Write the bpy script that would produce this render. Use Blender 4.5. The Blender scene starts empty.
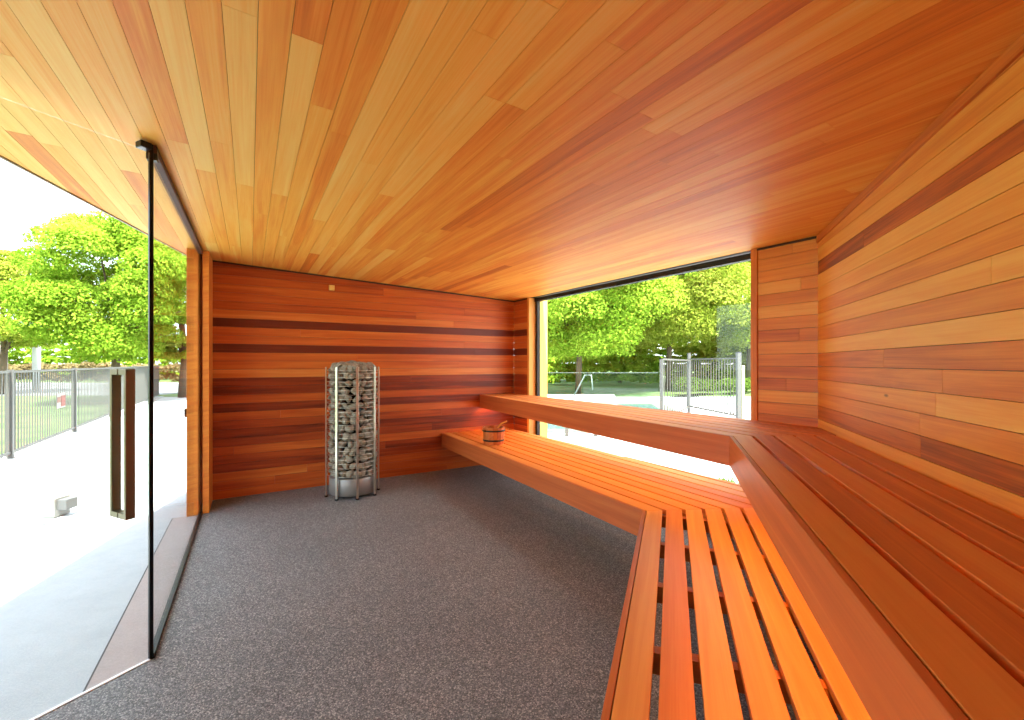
import bpy, bmesh, math, random
import numpy as np
from mathutils import Vector, Matrix

# ------------------------------------------------------------------ camera, world, sun, exposure
C = bpy.context.scene.collection
SC = bpy.context.scene
F = 450.0; CX = 512.0; HY = 363.0; CAMZ = 1.3
cam_d = bpy.data.cameras.new('camera'); cam = bpy.data.objects.new('camera', cam_d); C.objects.link(cam)
cam_d.sensor_width = 36; cam_d.lens = F/1024*36; cam_d.shift_y = 3/1024; cam_d.clip_start = 0.02; cam_d.clip_end = 500
cam.location = (0, 0, CAMZ); cam.rotation_euler = (math.pi/2, 0, 0)
SC.camera = cam

w = bpy.data.worlds.new('sky'); SC.world = w; w.use_nodes = True
wn = w.node_tree.nodes; wl = w.node_tree.links; wn.clear()
wo = wn.new('ShaderNodeOutputWorld'); wb = wn.new('ShaderNodeBackground'); ws = wn.new('ShaderNodeTexSky')
ws.sky_type = 'NISHITA'; ws.sun_disc = False; ws.sun_elevation = math.radians(55); ws.sun_rotation = math.radians(60)
ws.air_density = 1.0; ws.dust_density = 4.0; ws.ozone_density = 1.0
wh = wn.new('ShaderNodeMixRGB'); wh.inputs[0].default_value = 0.55; wh.inputs[2].default_value = (7.0, 7.3, 7.8, 1)
wl.new(ws.outputs[0], wh.inputs[1]); wl.new(wh.outputs[0], wb.inputs[0])
wb.inputs[1].default_value = 0.22
wl.new(wb.outputs[0], wo.inputs[0])

sun_d = bpy.data.lights.new('sun', 'SUN'); sun_d.energy = 7.0; sun_d.angle = math.radians(0.8); sun_d.color = (1.0, 0.95, 0.86)
sun = bpy.data.objects.new('sun', sun_d); C.objects.link(sun)
sun_from = Vector((0.215, -0.5, 1.0)); sun.rotation_euler = sun_from.to_track_quat('Z', 'Y').to_euler()
sun.location = (0, 0, 30)

SC.view_settings.view_transform = 'Standard'; SC.view_settings.look = 'None'
SC.view_settings.exposure = 1.92; SC.view_settings.gamma = 1.0; SC.view_settings.use_curve_mapping = False
LED_POWER = 1.6

rnd = random.Random(7)

# ------------------------------------------------------------------ geometry of the place
def at_z(px, py, z=0.0):
    Y = F*(CAMZ-z)/(py-HY); return Vector(((px-CX)/F*Y, Y, z))
def at_y(px, py, Y):
    return Vector(((px-CX)/F*Y, Y, CAMZ-(py-HY)*Y/F))
def v2(p): return Vector((p[0], p[1]))
def isect(p, d, q, e):
    den = d[0]*e[1]-d[1]*e[0]; r = (q[0]-p[0], q[1]-p[1])
    s = (r[0]*e[1]-r[1]*e[0])/den
    return Vector((p[0]+d[0]*s, p[1]+d[1]*s))
def on_line(px, p, d):          # where the sight line of column px meets a plan line
    return isect((0, 0), ((px-CX)/F, 1.0), p, d)

A = v2(at_z(213.8, 500))                                  # back wall, glass end
BD = Vector((748, 450)).normalized()                      # back wall direction (to the right)
B = on_line(513.7, A, BD)                                 # back wall / window wall corner
WD = Vector((-272, 450)).normalized()                     # window wall direction (away)
Cn = on_line(818, B, WD)                                  # window wall / right wall corner
D1 = Vector((160, 450)).normalized()                      # right wall direction (away)
D2 = Vector((-262, 450)).normalized()                     # ceiling boards, fixed glass
zA = CAMZ + (HY-260.4)*A.y/F; zB = CAMZ + (HY-301.2)*B.y/F; zC = CAMZ + (HY-235.8)*Cn.y/F
M3 = np.array([[1, A.x, A.y], [1, B.x, B.y], [1, Cn.x, Cn.y]]); ca, cb, cc = np.linalg.solve(M3, [zA, zB, zC])
def ceil_z(x, y): return float(ca+cb*x+cc*y)
def on_ceil(px, py):
    r = (px-CX)/F; Y = (ca-CAMZ)/((HY-py)/F - cb*r - cc); return Vector((r*Y, Y, CAMZ+(HY-py)/F*Y))
P = v2(at_z(151.4, 658.9))                                # free corner of the fixed glass
G2 = v2(at_z(198.6, 520)); GD = (G2-P).normalized()       # fixed glass direction (away)
DD = Vector((-213, -450)).normalized()                    # door plane, towards the camera side
R = Cn - D1*4.95                                          # right wall / rear wall corner
RD = Vector((-D1.y, D1.x))                                # rear wall direction (to the left)
Q = isect(R, RD, P, DD)
E0 = v2(on_ceil(0, 155)); E1 = v2(on_ceil(186.5, 254.5)); ED = (E1-E0).normalized()
Eb = isect(E0, ED, A, BD); Ef = isect(E0, ED, R, RD)
print('A', A, zA, 'B', B, zB, 'C', Cn, zC, 'R', R, 'Q', Q, 'Eb', Eb, 'Ef', Ef, 'P', P, ceil_z(*P))

# ------------------------------------------------------------------ helpers
def tag(o, label=None, cat=None, group=None, kind=None):
    if label: o['label'] = label
    if cat: o['category'] = cat
    if group: o['group'] = group
    if kind: o['kind'] = kind
    return o
def empty(name, loc=(0, 0, 0), rz=0):
    o = bpy.data.objects.new(name, None); C.objects.link(o); o.location = loc; o.rotation_euler = (0, 0, rz); o.empty_display_size = 0.1
    return o

class MB:
    """collects faces, links them as one mesh object"""
    def __init__(s): s.v = []; s.f = []; s.tone = []; s.uv = []; s.smooth = []
    def face(s, pts, tone=0.5, uvs=None, smooth=False):
        n = len(s.v); s.v += [tuple(p) for p in pts]; s.f.append(tuple(range(n, n+len(pts))))
        s.tone.append(tone); s.uv.append(uvs if uvs else [(0, 0)]*len(pts)); s.smooth.append(smooth)
    def prism(s, poly, vec, tone=0.5, ud=None, off=(0, 0)):
        """poly: 3D points; vec: extrusion; ud: grain direction"""
        poly = [Vector(p) for p in poly]; vec = Vector(vec)
        nrm = Vector((0, 0, 0))
        for i in range(len(poly)):
            a, b = poly[i], poly[(i+1) % len(poly)]; nrm += a.cross(b)
        if nrm.dot(vec) > 0: poly = poly[::-1]
        if ud is None: ud = max(((poly[(i+1) % len(poly)]-poly[i]) for i in range(len(poly))), key=lambda q: q.length).normalized()
        ud = Vector(ud); n = -vec.normalized()
        vd = n.cross(ud)
        if vd.length < 1e-4: ud = n.orthogonal().normalized(); vd = n.cross(ud)
        def uv(p, d=0): return (p.dot(ud)+off[0], p.dot(vd)+off[1]+d)
        s.face(poly, tone, [uv(p) for p in poly])
        s.face([p+vec for p in poly[::-1]], tone, [uv(p) for p in poly[::-1]])
        L = vec.length
        for i in range(len(poly)):
            a, b = poly[i], poly[(i+1) % len(poly)]
            s.face([b, a, a+vec, b+vec], tone, [(b.dot(ud)+off[0], b.dot(vd)+off[1]), (a.dot(ud)+off[0], a.dot(vd)+off[1]),
                   (a.dot(ud)+off[0], a.dot(vd)+off[1]+L), (b.dot(ud)+off[0], b.dot(vd)+off[1]+L)])
    def box(s, c, sx, sy, sz, ax=None, tone=0.5, off=(0, 0)):
        """c: centre; ax: plan direction of local x"""
        ax = Vector((1, 0, 0)) if ax is None else Vector((ax[0], ax[1], 0)).normalized()
        ay = Vector((-ax.y, ax.x, 0)); c = Vector(c)
        pts = [c+ax*(sx/2*i)+ay*(sy/2*j)-Vector((0, 0, sz/2)) for i, j in ((-1, -1), (1, -1), (1, 1), (-1, 1))]
        s.prism(pts, (0, 0, sz), tone, None, off)
    def tube(s, p0, p1, r, n=10, r1=None, caps=True, tone=0.5):
        p0 = Vector(p0); p1 = Vector(p1); r1 = r if r1 is None else r1
        d = (p1-p0).normalized(); a = d.orthogonal().normalized(); b = d.cross(a)
        ring = lambda p, q: [p+(a*math.cos(t)+b*math.sin(t))*q for t in [2*math.pi*i/n for i in range(n)]]
        c0 = ring(p0, r); c1 = ring(p1, r1); L = (p1-p0).length
        for i in range(n):
            j = (i+1) % n
            s.face([c0[i], c0[j], c1[j], c1[i]], tone, [(0, i/n), (0, (i+1)/n), (L, (i+1)/n), (L, i/n)], True)
        if caps: s.face(c0[::-1], tone); s.face(c1, tone)
    def path(s, pts, r, n=8, closed=False):
        pts = [Vector(p) for p in pts]; m = len(pts); rings = []
        ref = None
        for i, p in enumerate(pts):
            if closed: d = (pts[(i+1) % m]-pts[i-1])
            else: d = pts[min(i+1, m-1)]-pts[max(i-1, 0)]
            d.normalize()
            if ref is None: ref = d.orthogonal().normalized()
            a = (ref-d*ref.dot(d)).normalized(); ref = a; b = d.cross(a)
            rings.append([p+(a*math.cos(2*math.pi*k/n)+b*math.sin(2*math.pi*k/n))*r for k in range(n)])
        for i in range(m if closed else m-1):
            r0, r1 = rings[i], rings[(i+1) % m]
            for k in range(n): s.face([r0[k], r0[(k+1) % n], r1[(k+1) % n], r1[k]], 0.5, None, True)
        if not closed: s.face(rings[0][::-1]); s.face(rings[-1])
    def lathe(s, c, prof, n=32, closed=False):
        c = Vector(c)
        rr = [[c+Vector((r*math.cos(2*math.pi*k/n), r*math.sin(2*math.pi*k/n), z)) for k in range(n)] for r, z in prof]
        idx = range(len(prof)) if closed else range(len(prof)-1)
        for i in idx:
            a, b = rr[i], rr[(i+1) % len(prof)]
            for k in range(n):
                j = (k+1) % n
                s.face([a[k], a[j], b[j], b[k]], 0.5, [(k/n, prof[i][1]), ((k+1)/n, prof[i][1]), ((k+1)/n, prof[(i+1) % len(prof)][1]), (k/n, prof[(i+1) % len(prof)][1])], True)
    def build(s, name, mat, parent=None, bevel=0.0, merge=True):
        me = bpy.data.meshes.new(name)
        org = Vector((0, 0, 0))
        if parent is not None:
            bpy.context.view_layer.update(); inv = parent.matrix_world.inverted(); vs = [tuple(inv @ Vector(p)) for p in s.v]
        else:
            arr = np.array(s.v); org = Vector(((arr[:, 0].min()+arr[:, 0].max())/2, (arr[:, 1].min()+arr[:, 1].max())/2, arr[:, 2].min()))
            vs = [tuple(Vector(p)-org) for p in s.v]
        me.from_pydata(vs, [], s.f)
        at = me.attributes.new('tone', 'FLOAT', 'FACE'); at.data.foreach_set('value', s.tone)
        uvl = me.uv_layers.new(name='UVMap'); uvl.data.foreach_set('uv', [c for f in s.uv for q in f for c in q])
        me.polygons.foreach_set('use_smooth', s.smooth)
        me.materials.append(mat); me.update()
        if merge:
            bm = bmesh.new(); bm.from_mesh(me); bmesh.ops.remove_doubles(bm, verts=bm.verts, dist=1e-5); bm.to_mesh(me); bm.free()
        o = bpy.data.objects.new(name, me); C.objects.link(o); o.location = org
        if parent is not None: o.parent = parent; o.location = (0, 0, 0)
        if bevel:
            bv = o.modifiers.new('bevel', 'BEVEL'); bv.width = bevel; bv.segments = 2; bv.limit_method = 'ANGLE'
        return o

def clip(poly, n, d):           # keep n.p >= d, 2D
    out = []
    for i in range(len(poly)):
        a, b = poly[i], poly[(i+1) % len(poly)]; da = n[0]*a[0]+n[1]*a[1]-d; db = n[0]*b[0]+n[1]*b[1]-d
        if da >= 0: out.append(a)
        if (da > 0 and db < 0) or (da < 0 and db > 0):
            t = da/(da-db); out.append((a[0]+(b[0]-a[0])*t, a[1]+(b[1]-a[1])*t))
    return out
def area(p): return abs(sum(p[i][0]*p[(i+1) % len(p)][1]-p[(i+1) % len(p)][0]*p[i][1] for i in range(len(p))))/2

def boards(mb, poly3, U, N, width, v0, tone_fn, seglen=(0.7, 2.6), thick=0.018, gap=0.0022, seed=1, O=None):
    """covers a planar convex polygon with tongue and groove boards running along U, front faces on the plane"""
    rr = random.Random(seed); U = Vector(U).normalized(); N = Vector(N).normalized(); V = N.cross(U).normalized()
    O = Vector(poly3[0]) if O is None else Vector(O)
    P2 = [((Vector(p)-O).dot(U), (Vector(p)-O).dot(V)) for p in poly3]
    vmin = min(p[1] for p in P2); vmax = max(p[1] for p in P2); umin = min(p[0] for p in P2); umax = max(p[0] for p in P2)
    k = math.floor((vmin-v0)/width)
    while v0+k*width < vmax:
        a = v0+k*width+gap/2; b = v0+(k+1)*width-gap/2
        st = clip(clip(P2, (0, 1), a), (0, -1), -b)
        cuts = [umin-0.01]; u = umin-rr.uniform(0, 1.5)
        while u < umax:
            u += rr.uniform(*seglen)
            if u > cuts[0]+0.12: cuts.append(u)
        if len(st) >= 3:
            for i in range(len(cuts)-1):
                pc = clip(clip(st, (1, 0), cuts[i]+gap*0.3), (-1, 0), -(cuts[i+1]-gap*0.3))
                t = tone_fn(k, i, rr)
                off = (rr.uniform(0, 50), rr.uniform(0, 50))
                if len(pc) >= 3 and area(pc) > 1e-5:
                    mb.prism([O+U*q[0]+V*q[1] for q in pc], -N*thick, t, U, off)
        k += 1

# ------------------------------------------------------------------ materials
def newmat(name):
    m = bpy.data.materials.new(name); m.use_nodes = True; nt = m.node_tree; nt.nodes.clear()
    out = nt.nodes.new('ShaderNodeOutputMaterial'); return m, nt, out
def N_(nt, t, **kw):
    n = nt.nodes.new(t)
    for k, v in kw.items():
        if k.startswith('i_'): n.inputs[k[2:]].default_value = v
        else: setattr(n, k, v)
    return n
def principled(name, col, rough=0.5, metal=0.0, bump=None, coord='Object', var=None, spec=None):
    m, nt, out = newmat(name); b = N_(nt, 'ShaderNodeBsdfPrincipled'); nt.links.new(b.outputs[0], out.inputs[0])
    b.inputs['Base Color'].default_value = (*col, 1); b.inputs['Roughness'].default_value = rough; b.inputs['Metallic'].default_value = metal
    if spec is not None: b.inputs['Specular IOR Level'].default_value = spec
    tc = N_(nt, 'ShaderNodeTexCoord')
    if var:
        sc, amt, col2 = var
        no = N_(nt, 'ShaderNodeTexNoise', i_Scale=sc, i_Detail=4.0); nt.links.new(tc.outputs[coord], no.inputs['Vector'])
        rp = N_(nt, 'ShaderNodeValToRGB'); rp.color_ramp.elements[0].position = 0.5-amt; rp.color_ramp.elements[1].position = 0.5+amt
        rp.color_ramp.elements[0].color = (*col, 1); rp.color_ramp.elements[1].color = (*col2, 1)
        nt.links.new(no.outputs['Fac'], rp.inputs[0]); nt.links.new(rp.outputs[0], b.inputs['Base Color'])
    if bump:
        sc, st, dist = bump
        no = N_(nt, 'ShaderNodeTexNoise', i_Scale=sc, i_Detail=3.0); nt.links.new(tc.outputs[coord], no.inputs['Vector'])
        bp = N_(nt, 'ShaderNodeBump', i_Strength=st, i_Distance=dist); nt.links.new(no.outputs['Fac'], bp.inputs['Height']); nt.links.new(bp.outputs[0], b.inputs['Normal'])
    return m
def wood(name, stops, rough=0.42, grain=0.35, spec=0.3):
    """cedar: colour by the board's own tone, with grain along the board"""
    m, nt, out = newmat(name); L = nt.links.new
    b = N_(nt, 'ShaderNodeBsdfPrincipled'); L(b.outputs[0], out.inputs[0]); b.inputs['Roughness'].default_value = rough
    b.inputs['Specular IOR Level'].default_value = spec
    at = N_(nt, 'ShaderNodeAttribute', attribute_name='tone'); uv = N_(nt, 'ShaderNodeUVMap', uv_map='UVMap')
    mp1 = N_(nt, 'ShaderNodeMapping'); mp1.inputs['Scale'].default_value = (0.9, 22, 1); L(uv.outputs[0], mp1.inputs[0])
    n1 = N_(nt, 'ShaderNodeTexNoise', i_Scale=1.0, i_Detail=5.0, i_Roughness=0.6, i_Distortion=0.6); L(mp1.outputs[0], n1.inputs['Vector'])
    mp2 = N_(nt, 'ShaderNodeMapping'); mp2.inputs['Scale'].default_value = (2.5, 170, 1); L(uv.outputs[0], mp2.inputs[0])
    n2 = N_(nt, 'ShaderNodeTexNoise', i_Scale=1.0, i_Detail=3.0, i_Roughness=0.5); L(mp2.outputs[0], n2.inputs['Vector'])
    # tone + slow variation
    s1 = N_(nt, 'ShaderNodeMath', operation='SUBTRACT'); L(n1.outputs['Fac'], s1.inputs[0]); s1.inputs[1].default_value = 0.5
    m1 = N_(nt, 'ShaderNodeMath', operation='MULTIPLY_ADD'); L(s1.outputs[0], m1.inputs[0]); m1.inputs[1].default_value = 0.95; L(at.outputs['Fac'], m1.inputs[2])
    s2 = N_(nt, 'ShaderNodeMath', operation='SUBTRACT'); L(n2.outputs['Fac'], s2.inputs[0]); s2.inputs[1].default_value = 0.5
    m2 = N_(nt, 'ShaderNodeMath', operation='MULTIPLY_ADD'); L(s2.outputs[0], m2.inputs[0]); m2.inputs[1].default_value = grain; L(m1.outputs[0], m2.inputs[2])
    rp = N_(nt, 'ShaderNodeValToRGB'); cr = rp.color_ramp
    while len(cr.elements) < len(stops): cr.elements.new(0.5)
    for e, (p, c) in zip(cr.elements, stops): e.position = p; e.color = (*c, 1)
    L(m2.outputs[0], rp.inputs[0])
    # sparse knots
    mp3 = N_(nt, 'ShaderNodeMapping'); mp3.inputs['Scale'].default_value = (2.2, 7, 1); L(uv.outputs[0], mp3.inputs[0])
    vo = N_(nt, 'ShaderNodeTexVoronoi', i_Scale=0.55); L(mp3.outputs[0], vo.inputs['Vector'])
    kn = N_(nt, 'ShaderNodeMapRange'); kn.inputs['From Min'].default_value = 0.018; kn.inputs['From Max'].default_value = 0.035; kn.inputs['To Min'].default_value = 0.35; kn.inputs['To Max'].default_value = 1.0
    L(vo.outputs['Distance'], kn.inputs['Value'])
    mx = N_(nt, 'ShaderNodeMixRGB', blend_type='MULTIPLY'); mx.inputs[0].default_value = 1.0; L(rp.outputs[0], mx.inputs[1]); L(kn.outputs[0], mx.inputs[2])
    L(mx.outputs[0], b.inputs['Base Color'])
    bp = N_(nt, 'ShaderNodeBump', i_Strength=0.15, i_Distance=0.001); L(n2.outputs['Fac'], bp.inputs['Height']); L(bp.outputs[0], b.inputs['Normal'])
    return m
def glass(name, tint=(0.93, 0.97, 0.95), ior=1.5, gl=1.0):
    m, nt, out = newmat(name); L = nt.links.new
    tr = N_(nt, 'ShaderNodeBsdfTransparent'); tr.inputs[0].default_value = (*tint, 1)
    g = N_(nt, 'ShaderNodeBsdfGlossy'); g.inputs['Roughness'].default_value = 0.0; g.inputs['Color'].default_value = (gl, gl, gl, 1)
    lw_ = N_(nt, 'ShaderNodeLayerWeight', i_Blend=0.5); pw = N_(nt, 'ShaderNodeMath', operation='POWER'); L(lw_.outputs['Facing'], pw.inputs[0]); pw.inputs[1].default_value = 4.0
    fr = N_(nt, 'ShaderNodeMath', operation='MULTIPLY_ADD'); L(pw.outputs[0], fr.inputs[0]); fr.inputs[1].default_value = 0.32; fr.inputs[2].default_value = 0.018; mx = N_(nt, 'ShaderNodeMixShader')
    L(fr.outputs[0], mx.inputs[0]); L(tr.outputs[0], mx.inputs[1]); L(g.outputs[0], mx.inputs[2]); L(mx.outputs[0], out.inputs[0])
    return m

W_STOPS = [(0.0, (0.84, 0.40, 0.085)), (0.3, (0.77, 0.28, 0.045)), (0.55, (0.66, 0.185, 0.030)), (0.8, (0.50, 0.11, 0.020)), (1.0, (0.24, 0.05, 0.014))]
B_STOPS = [(0.0, (0.76, 0.26, 0.055)), (0.3, (0.62, 0.145, 0.025)), (0.55, (0.50, 0.09, 0.016)), (0.8, (0.31, 0.047, 0.011)), (1.0, (0.16, 0.024, 0.009))]
CEIL_STOPS = [(0.0, (0.90, 0.56, 0.16)), (0.35, (0.87, 0.40, 0.07)), (0.65, (0.77, 0.24, 0.035)), (1.0, (0.52, 0.13, 0.022))]
cedar = wood('red cedar cladding', W_STOPS)
cedar_red = wood('reddened cedar cladding', B_STOPS)  # same cedar as the other walls, in redder tones
cedar_ceil = wood('honey cedar cladding', CEIL_STOPS, rough=0.5, spec=0.2)
cedar_bench = wood('bench cedar', [(0.0, (0.74, 0.33, 0.08)), (0.5, (0.62, 0.19, 0.04)), (1.0, (0.40, 0.085, 0.018))], rough=0.5, grain=0.25)
cedar_fas_shade = wood('shaded cedar bench front', [(0.0, (0.66, 0.22, 0.055)), (0.5, (0.50, 0.12, 0.03)), (1.0, (0.32, 0.06, 0.016))], rough=0.5, grain=0.25)  # bench cedar made redder and darker, shade of the fronts put into the colour
dark_gap = principled('shadow gap dark', (0.05, 0.02, 0.012), 0.8)
ext_clad = principled('charcoal cladding', (0.08, 0.07, 0.06), 0.7)
bronze = principled('dark bronze metal', (0.035, 0.022, 0.016), 0.4, 0.6)
black_metal = principled('black metal', (0.012, 0.012, 0.012), 0.35, 0.5)
steel = principled('brushed steel', (0.62, 0.58, 0.50), 0.28, 1.0)
steel_base = principled('satin steel sheet', (0.30, 0.29, 0.28), 0.5, 0.6, bump=(60, 0.05, 0.001))
handle_bronze = principled('bronze handle metal', (0.16, 0.12, 0.075), 0.35, 0.7)
glass_m = glass('clear glass')
glass_green = glass('pool fence glass', (0.86, 0.93, 0.90), 1.6)
stone_m = principled('grey stove stone', (0.12, 0.11, 0.085), 0.85, bump=(40, 0.6, 0.004), var=(16, 0.12, (0.52, 0.46, 0.36)))
white_pl = principled('white plastic', (0.8, 0.8, 0.8), 0.5)
grey_pl = principled('grey plastic', (0.12, 0.12, 0.12), 0.5)

def concrete_mat(name, c1, c2, sc=6):
    m, nt, out = newmat(name); L = nt.links.new
    b = N_(nt, 'ShaderNodeBsdfPrincipled'); L(b.outputs[0], out.inputs[0]); b.inputs['Roughness'].default_value = 0.85
    tc = N_(nt, 'ShaderNodeTexCoord')
    n1 = N_(nt, 'ShaderNodeTexNoise', i_Scale=sc, i_Detail=8.0, i_Roughness=0.7); L(tc.outputs['Object'], n1.inputs['Vector'])
    n2 = N_(nt, 'ShaderNodeTexNoise', i_Scale=140.0, i_Detail=2.0); L(tc.outputs['Object'], n2.inputs['Vector'])
    ad = N_(nt, 'ShaderNodeMath', operation='ADD'); L(n1.outputs['Fac'], ad.inputs[0]); L(n2.outputs['Fac'], ad.inputs[1])
    rp = N_(nt, 'ShaderNodeValToRGB'); rp.color_ramp.elements[0].position = 0.0; rp.color_ramp.elements[1].position = 1.0
    rp.color_ramp.elements[0].position = 0.35; rp.color_ramp.elements[1].position = 0.65
    hf = N_(nt, 'ShaderNodeMath', operation='MULTIPLY'); hf.inputs[1].default_value = 0.5; L(ad.outputs[0], hf.inputs[0])
    rp.color_ramp.elements[0].color = (*c1, 1); rp.color_ramp.elements[1].color = (*c2, 1)
    L(hf.outputs[0], rp.inputs[0]); L(rp.outputs[0], b.inputs['Base Color'])
    bp = N_(nt, 'ShaderNodeBump', i_Strength=0.2, i_Distance=0.002); L(n2.outputs['Fac'], bp.inputs['Height']); L(bp.outputs[0], b.inputs['Normal'])
    return m
concrete = concrete_mat('pale concrete', (0.355, 0.375, 0.40), (0.45, 0.47, 0.495))
concrete_pink = concrete_mat('pinkish sill concrete', (0.33, 0.27, 0.26), (0.41, 0.34, 0.33))

def floor_mat():
    m, nt, out = newmat('speckled resin pebble floor'); L = nt.links.new
    b = N_(nt, 'ShaderNodeBsdfPrincipled'); L(b.outputs[0], out.inputs[0]); b.inputs['Roughness'].default_value = 0.6
    tc = N_(nt, 'ShaderNodeTexCoord')
    vo = N_(nt, 'ShaderNodeTexVoronoi', i_Scale=210.0); L(tc.outputs['Object'], vo.inputs['Vector'])
    sp = N_(nt, 'ShaderNodeSeparateColor'); L(vo.outputs['Color'], sp.inputs[0])
    rp = N_(nt, 'ShaderNodeValToRGB'); cr = rp.color_ramp
    for p, c in ((0.45, (0.125, 0.13, 0.142)), (0.8, (0.205, 0.208, 0.215))): cr.elements.new(p).color = (*c, 1)
    cr.elements[0].color = (0.06, 0.06, 0.064, 1); cr.elements[-1].color = (0.42, 0.41, 0.40, 1); cr.elements[-1].position = 1.0
    L(sp.outputs[0], rp.inputs[0])
    vd = N_(nt, 'ShaderNodeMapRange'); vd.inputs['From Min'].default_value = 0.0; vd.inputs['From Max'].default_value = 0.7; vd.inputs['To Min'].default_value = 1.0; vd.inputs['To Max'].default_value = 0.4
    L(vo.outputs['Distance'], vd.inputs['Value'])
    n1 = N_(nt, 'ShaderNodeTexNoise', i_Scale=1.3, i_Detail=3.0); L(tc.outputs['Object'], n1.inputs['Vector'])
    mr = N_(nt, 'ShaderNodeMapRange'); mr.inputs['To Min'].default_value = 0.8; mr.inputs['To Max'].default_value = 1.2; L(n1.outputs['Fac'], mr.inputs['Value'])
    mx = N_(nt, 'ShaderNodeMixRGB', blend_type='MULTIPLY'); mx.inputs[0].default_value = 1.0; L(rp.outputs[0], mx.inputs[1]); L(mr.outputs[0], mx.inputs[2])
    L(mx.outputs[0], b.inputs['Base Color'])
    bp = N_(nt, 'ShaderNodeBump', i_Strength=0.6, i_Distance=0.003); L(vd.outputs[0], bp.inputs['Height']); L(bp.outputs[0], b.inputs['Normal'])
    return m
floor_m = floor_mat()
grass_m = principled('lawn grass', (0.05, 0.11, 0.02), 0.9, var=(0.9, 0.12, (0.13, 0.18, 0.05)), bump=(60, 0.8, 0.02))
road_m = principled('grey asphalt', (0.16, 0.17, 0.18), 0.9)

def leaf_mat(name, c1, c2, trans=0.45):
    m, nt, out = newmat(name); L = nt.links.new
    at = N_(nt, 'ShaderNodeAttribute', attribute_name='tone')
    rp = N_(nt, 'ShaderNodeValToRGB'); rp.color_ramp.elements[0].color = (*c1, 1); rp.color_ramp.elements[1].color = (*c2, 1); L(at.outputs['Fac'], rp.inputs[0])
    d = N_(nt, 'ShaderNodeBsdfDiffuse'); t = N_(nt, 'ShaderNodeBsdfTranslucent'); mx = N_(nt, 'ShaderNodeMixShader'); mx.inputs[0].default_value = trans
    L(rp.outputs[0], d.inputs[0]); L(rp.outputs[0], t.inputs[0]); L(d.outputs[0], mx.inputs[1]); L(t.outputs[0], mx.inputs[2]); L(mx.outputs[0], out.inputs[0])
    return m
leaf_g = leaf_mat('maple leaves', (0.11, 0.25, 0.010), (0.50, 0.64, 0.08))
leaf_y = leaf_mat('yellowish lime leaves', (0.16, 0.27, 0.01), (0.60, 0.62, 0.12))  # yellower leaf colour than the maples
leaf_d = leaf_mat('dark hedge leaves', (0.05, 0.10, 0.015), (0.16, 0.24, 0.04))
leaf_b = leaf_mat('straw coloured reeds', (0.16, 0.12, 0.05), (0.35, 0.28, 0.14))
bark = principled('tree bark', (0.12, 0.085, 0.055), 0.9, bump=(20, 0.6, 0.02))
fence_m = principled('grey fence paint', (0.11, 0.105, 0.10), 0.5, 0.3)
fence_w = principled('pale steel fence', (0.085, 0.075, 0.065), 0.5, 0.1)

def struct(o): o['kind'] = 'structure'; return o
def p3(p, z): return Vector((p[0], p[1], z))

# ------------------------------------------------------------------ the shell: floor, walls, ceiling, roof
CW = 0.0825
toneR = {22: 0.86, 21: 0.12, 20: 0.1, 19: 0.42, 18: 0.22, 17: 0.5, 16: 0.2, 15: 0.62, 14: 0.55, 13: 0.3, 12: 0.55, 11: 0.85, 10: 0.3, 23: 0.2, 24: 0.25, 25: 0.45}
toneP = {24: 0.35, 23: 0.3, 22: 0.42, 21: 0.12, 20: 0.6, 19: 0.15, 18: 0.5, 17: 0.7, 16: 0.22, 15: 0.62, 14: 0.95, 13: 0.85, 12: 0.45, 11: 0.6, 10: 0.9}
toneP = {k: 0.45+(v-0.45)*0.65 for k, v in toneP.items()}
toneB = {27: 0.8, 26: 0.6, 25: 0.5, 24: 0.5, 23: 0.48, 22: 0.52, 21: 0.3, 20: 1.0, 19: 0.35, 18: 0.4, 17: 1.0, 16: 0.35, 15: 0.42, 14: 0.2, 13: 0.92, 12: 0.95, 11: 0.6, 10: 0.85,
         9: 0.5, 8: 0.62, 7: 0.92, 6: 0.8, 5: 0.5, 4: 0.78, 3: 0.7, 2: 0.42, 1: 0.45, 0: 0.5}
def tf(table, jit=0.13, base=0.5):
    return lambda k, i, rr: min(1.05, max(0.0, table.get(k, base)+rr.uniform(-jit, jit)))

flo = MB(); fpoly = [P, A-BD*0.35, A, B, Cn, R, Q]
flo_in = [P+GD*0.0, G2+GD*0.3, A, B+Vector((0.05, 0.05)), Cn+Vector((0.1, 0)), R, Q]
flo.prism([p3(p, 0.0) for p in flo_in], (0, 0, -0.1)); struct(flo.build('floor', floor_m))

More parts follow.
